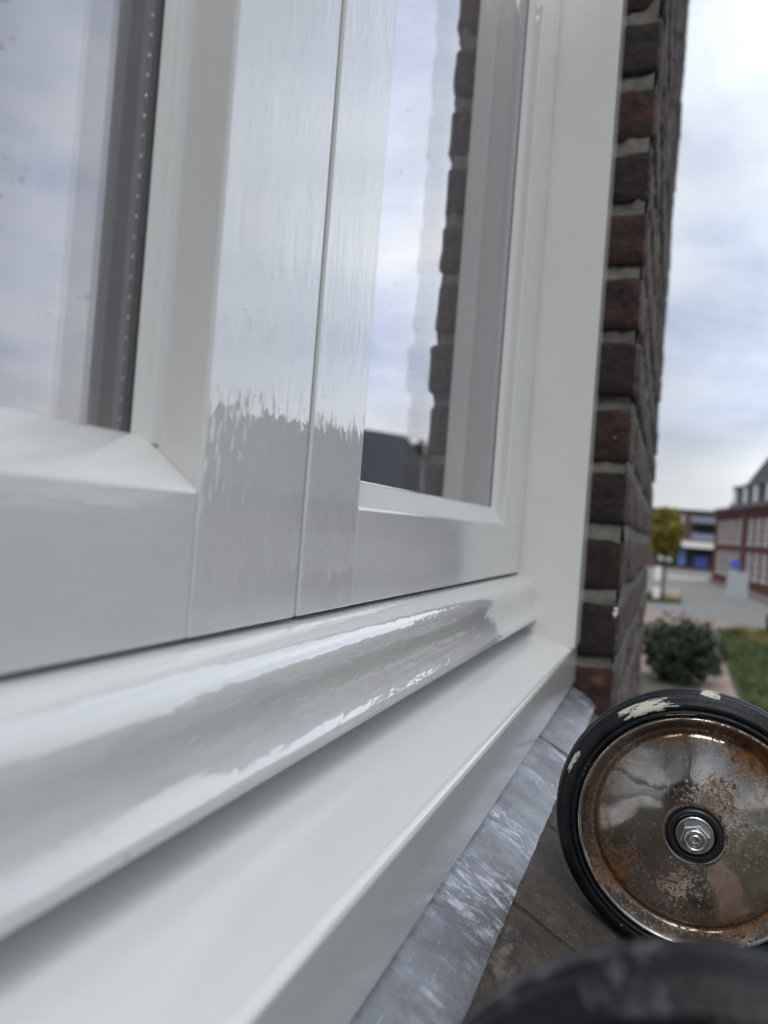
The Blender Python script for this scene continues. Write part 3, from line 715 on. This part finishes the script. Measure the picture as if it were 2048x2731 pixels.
def sash(name, x0, xa, xb, x1, yg, gap, ztop_front, zg, seal, label):
    """x0..xa left stile, xa..xb glass opening, xb..x1 right stile"""
    s = bpy.data.objects.new(name, None); C.objects.link(s); s.parent = WIN; s.location = Vector(((x0+x1)/2, YS, H+ZB))-Vector(WIN.location); s['label'] = label
    upright('stile', rect(x0, xa, YS, .18), ZB, TOPZ, s)
    upright('stile', rect(xb, x1, YS, .18), ZB, TOPZ, s)
    yb = yg+.0003
    level('bottom_rail', [(YS+.0003, ZB), (YS+.0003, ztop_front), (yb-.0035, zg-.0012), (yb, zg+.0003), (.18, zg+.0005), (.18, ZB)], xa+.0001, xb-.0001, s)
    level('top_rail', [(YS+.0003, TOPZ-.06), (YS+.0003, TOPZ), (.18, TOPZ), (.18, TOPZ-.06)], xa+.0001, xb-.0001, s)
    # bead of sealant up both sides and along the rail
    yf = yg-seal*.9
    def bead(pts, a0, a1, ax):
        o = obj('sealant_bead', up_(prism(BM(), pts, a0, a1, ax)), M['sealant'], s, bevel=.0009, seg=2)
        return o
    bead([(xb+.001, yf-.0012), (xb-seal*.45, yf+.0006), (xb-seal*.62, yg-.0020), (xb-seal, yg+.0001), (xb+.001, yg+.0001)], zg-.003, TOPZ-.06, 'z')
    bead([(xa-.001, yf), (xa+seal*.4, yf+.0008), (xa+seal, yg+.0001), (xa-.001, yg+.0001)], zg-.003, TOPZ-.06, 'z')
    # double glazing: two panes, a dark spacer with its row of holes
    t = .004
    for y in (yg+.0003, yg+t+gap):
        bm = BM(); box(bm, xa-.002, xb+.002, y, y+t, zg-.012, TOPZ-.05); obj('glass_pane', up_(bm), M['glass'], s)
    sp = obj('spacer_bar', up_(box(BM(), xb-seal-.0012, xb+.0015, yg+t+.0006, yg+t+gap-.0004, zg-.002, TOPZ-.05)), M['spacer'], s)
    obj('edge_seal', up_(box(BM(), xb-seal-.0016, xb+.0015, yg+t+.0004, yg+t+.0018, zg-.002, TOPZ-.05)), M['seal'], s)
    obj('spacer_bar', up_(box(BM(), xa-.0015, xa+seal+.001, yg+t+.0006, yg+t+gap-.0004, zg-.002, TOPZ-.05)), M['spacer'], s)
    bm = BM(); n = int((TOPZ-.06-zg)/.0062)
    for k in range(n):
        z = zg+.004+k*.0062; y = yg+t+.0014; x = xb-seal-.0017
        q = [bm.verts.new((x, y+.00055*math.cos(a), z+.00075*math.sin(a))) for a in (0, 1.05, 2.09, 3.14, 4.19, 5.24)]
        c_ = bm.verts.new((x-.0004, y, z))
        for i in range(6): bm.faces.new((q[i], q[(i+1) % 6], c_))
    d = obj('spacer_holes', up_(bm), M['spacer_dot'], s); d['kind'] = 'stuff'
    return s
sash('fixed_sash', XL+.002, XL+.075, .1987, .2697, .1556, .0050, .0047, .0206, .0064, 'left sash with the wider pane')
sash('opening_sash', .2722, .3268, .665, .7533, .1452, .0125, .0047, .0188, .0050, 'right sash with the narrow pane')

# dim room behind the panes
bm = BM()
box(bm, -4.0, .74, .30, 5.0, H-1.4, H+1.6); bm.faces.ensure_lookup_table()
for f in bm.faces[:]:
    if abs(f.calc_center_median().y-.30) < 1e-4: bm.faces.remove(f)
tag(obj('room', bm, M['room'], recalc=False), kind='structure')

# net curtain drawn to one side behind the left pane
M['curtain_cloth'] = mat('white_net_curtain', (.88, .88, .88), .8)
CU = thing('curtain', 'white net curtain gathered in folds behind the right end of the left pane', 'curtain', (.26, .24, H-.05))
bm = BM(); rows = []
for i in range(121):
    x = .165+.24*i/120; y = .214+.011*math.sin(i*.41)+.007*math.sin(i*.17+1)+.003*math.sin(i*1.3)
    rows.append((bm.verts.new((x, y, H-.06)), bm.verts.new((x, y+.002*math.sin(i), H+1.3))))
for i in range(120): bm.faces.new((rows[i][0], rows[i+1][0], rows[i+1][1], rows[i][1]))
obj('cloth', bm, M['curtain_cloth'], CU, smooth=True)

# ================================================================== lead flashing and stone ledge
SL = .5                                    # fall of the ledge: 0.5 m per metre
def zt(y): return -.1690+SL*(y-.0537)      # top of the slabs
LF = thing('lead_flashing', 'scuffed grey lead flashing strip under the white sill on the stone ledge', 'flashing', (.1, .07, H-.166))
def lead(x0, x1, n, lift, seed, end=False):
    bm = BM(); g = []
    for i in range(n+1):
        row = []; x = x0+(x1-x0)*i/n
        for j in range(9):
            f = j/8; ye = .0537+.0007*noise.noise(Vector((x*21, seed, 0)))+.0003*noise.noise(Vector((x*90, seed, 3)))
            y = .100+(ye-.100)*f
            if end and i > n-4 and j > 5: y += .0016*(i-n+4)*(j-5)/3
            z = zt(y)+.0035+lift+.0006*noise.noise(Vector((x*26, y*40, seed)))+.0001*noise.noise(Vector((x*90, y*110, seed+2)))-(.0013 if j == 8 else 0)
            row.append(bm.verts.new((x, y, z)))
        g.append(row)
    for i in range(n):
        for j in range(8): bm.faces.new((g[i][j], g[i+1][j], g[i+1][j+1], g[i][j+1]))
    o = obj('lead_sheet', up_(bm), M['lead'], LF, smooth=True)
    md = o.modifiers.new('thick', 'SOLIDIFY'); md.thickness = .0016; md.offset = -1
    md = o.modifiers.new('crisp', 'EDGE_SPLIT'); md.split_angle = R(35)
lead(-.72, .60, 300, .0, 1.7); lead(.588, .796, 60, .0014, 4.1, True)

LD = thing('stone_ledge', 'dark brown weathered stone ledge of narrow slabs with mossy joints under the lead', 'ledge', (.1, .03, H-.2))
def slab_mesh(seed):
    bm = BM(); w = .1015; nx, ny = 10, 16; y0, y1 = -.045, .115; g = []
    for j in range(ny+1):
        row = []
        for i in range(nx+1):
            x = -w/2+w*i/nx; y = y0+(y1-y0)*j/ny
            e = min(i, nx-i, j); z = SL*(y-.0537)+(-.0022 if e == 0 else (-.0004 if e == 1 else 0))
            q = Vector((x*30+seed*5, y*30, seed)); z += .0011*noise.noise(q)+.0006*noise.noise(q*3)
            xx = x+(.0012*noise.noise(Vector((y*70, seed, i))) if i in (0, nx) else 0)
            row.append(bm.verts.new((xx, y, z)))
        g.append(row)
    for j in range(ny):
        for i in range(nx): bm.faces.new((g[j][i], g[j][i+1], g[j+1][i+1], g[j+1][i]))
    r = bmesh.ops.extrude_edge_only(bm, edges=[e for e in bm.edges if e.is_boundary])
    bmesh.ops.translate(bm, vec=(0, .004, -.022), verts=[v for v in r['geom'] if isinstance(v, bmesh.types.BMVert)])
    bmesh.ops.recalc_face_normals(bm, faces=bm.faces)
    me = bpy.data.meshes.new('ledge_slab'); bm.to_mesh(me); bm.free(); me.materials.append(M['slab'])
    for p in me.polygons: p.use_smooth = True
    me.set_sharp_from_angle(angle=R(40))
    return me
SM = [slab_mesh(k) for k in range(5)]
lw = wloc(LD)
for k in range(-11, 5):
    xj = .3575+.105*k
    if xj > .77: break
    o = bpy.data.objects.new('ledge_slab', SM[(k*3) % 5]); C.objects.link(o); o.parent = LD
    w = min(.105, .797-xj)
    o.scale = (w/.105, 1, 1); o.location = Vector((xj+w/2, 0, H-.1690+random.gauss(0, .0006)))-lw
    o.rotation_euler = (random.gauss(0, .006), random.gauss(0, .008), random.gauss(0, .006))
bm = BM()
for k in range(-11, 5):
    xj = .3575+.105*k
    rows = []
    for i in range(25):
        y = -.044+.15*i/24; z = zt(y)-.0026+.0012*noise.noise(Vector((xj*50, y*90, 0)))
        rows.append([bm.verts.new((xj-.0035, y, z-.002)), bm.verts.new((xj+.0004*math.sin(i), y, z+.0010)), bm.verts.new((xj+.0035, y, z-.002))])
    for i in range(24):
        for j in range(2): bm.faces.new((rows[i][j], rows[i][j+1], rows[i+1][j+1], rows[i+1][j]))
o = obj('moss', up_(bm), M['moss'], LD, smooth=True); o['kind'] = 'stuff'
bm = BM(); prism(bm, [(-.044, zt(-.044)-.024), (.115, zt(.115)-.024), (.115, -.26), (-.02, -.26)], -.8, .797, 'x'); obj('ledge_bed', up_(bm), M['mortar'], LD)

# ================================================================== the two wheels
WR = .0645
def make_wheel(loc, label, tyre_m):
    T = thing('ladder_wheel', label, 'wheel', loc, 'black rubber ladder wheels on the ledge')
    c = Vector(loc)
    # tyre: rounded, with two grooves on the tread and a ridge on the wall
    pr = [(.0035, .0532), (.0010, .0543), (.0004, .0553), (.0030, .0559), (.0030, .0563), (.0014, .0570), (.0018, .0590), (.0034, .0607), (.0046, .0613), (.0049, .0624), (.0060, .0634), (.0074, .0639), (.0082, .0632), (.0086, .0632), (.0092, .0641), (.0120, .0645), (.0148, .0641), (.0154, .0632), (.0158, .0632), (.0166, .0639), (.0180, .0634), (.0191, .0624), (.0194, .0613), (.0206, .0607), (.0220, .0590), (.0224, .0570), (.0230, .0550), (.0205, .0532)]
    obj('tyre', lathe_x(BM(), pr, 160, c), tyre_m, T, smooth=True)
    dome = [(-.0016+4.3*r*r, r) for r in (.0440, .0425, .0400, .0370, .0340, .0310, .0280, .0250, .0220, .0190, .0165, .0150)]
    rim = [(.0205, .0530), (.0034, .0532), (.0012, .0529), (.0005, .0523), (.0008, .0516), (.0018, .0510), (.0036, .0502), (.0060, .0491), (.0080, .0480), (.0090, .0470), (.0091, .0461), (.0084, .0453), (.0074, .0447)]+dome+[(-.0010, .0128), (.0012, .0118), (.0205, .0118)]
    obj('rim', lathe_x(BM(), rim, 128, c), M['chrome'], T, smooth=True)
    hub = [(.012, .0116), (-.0008, .0122), (-.0022, .0119), (-.0028, .0110), (-.0026, .0096), (-.0012, .0088), (.010, .0086)]
    obj('hub_bush', lathe_x(BM(), hub, 48, c, close=False), M['black_plastic'], T, smooth=True)
    ws = [(.004, .0), (.004, .0085), (-.0022, .0085), (-.0026, .0081), (-.0026, .0)]
    obj('washer', lathe_x(BM(), ws, 40, c, close=False), M['zinc'], T)
    bm = BM()
    P0 = [(-.0027, .0067), (-.0062, .0067), (-.0070, .0060)]
    rings = [[bm.verts.new((c.x+a, c.y-r*math.cos(math.pi*k/3+.30), c.z+r*math.sin(math.pi*k/3+.30))) for k in range(6)] for a, r in P0]
    for i in range(2):
        for k in range(6): bm.faces.new((rings[i][k], rings[i][(k+1) % 6], rings[i+1][(k+1) % 6], rings[i+1][k]))
    bm.faces.new(rings[2]); bm.faces.new(rings[0][::-1]); obj('nut', bm, M['zinc'], T)
    cl = [(-.0068, .0052), (-.0084, .0051), (-.0093, .0046), (-.0094, .0039), (-.0086, .0034), (-.0080, .0033), (-.0080, .0028), (-.0090, .0026), (-.0092, .0018), (-.0086, .0010), (-.0086, 0)]
    obj('bolt_end', lathe_x(BM(), cl, 32, c, close=False), M['zinc'], T, smooth=True)
    bm = BM(); tube(bm, c+Vector((.010, 0, 0)), c+Vector((.046, 0, 0)), .006, 14); obj('axle', bm, M['zinc'], T, smooth=False)
    bm = BM(); box(bm, c.x+.030, c.x+.036, c.y-.09, c.y+.013, c.z-.013, c.z+.013); obj('bracket', bm, M['steel'], T, bevel=.002)
    return T
make_wheel((.388, -.0215, H-.1334), 'black rubber wheel with rusty chrome hub and cream paint smears on its tyre', M['tyre'])
make_wheel((.1348, -.0215, H-.1334), 'nearer dusty black wheel mostly cut off at the bottom edge of the picture', M['tyre_near'])
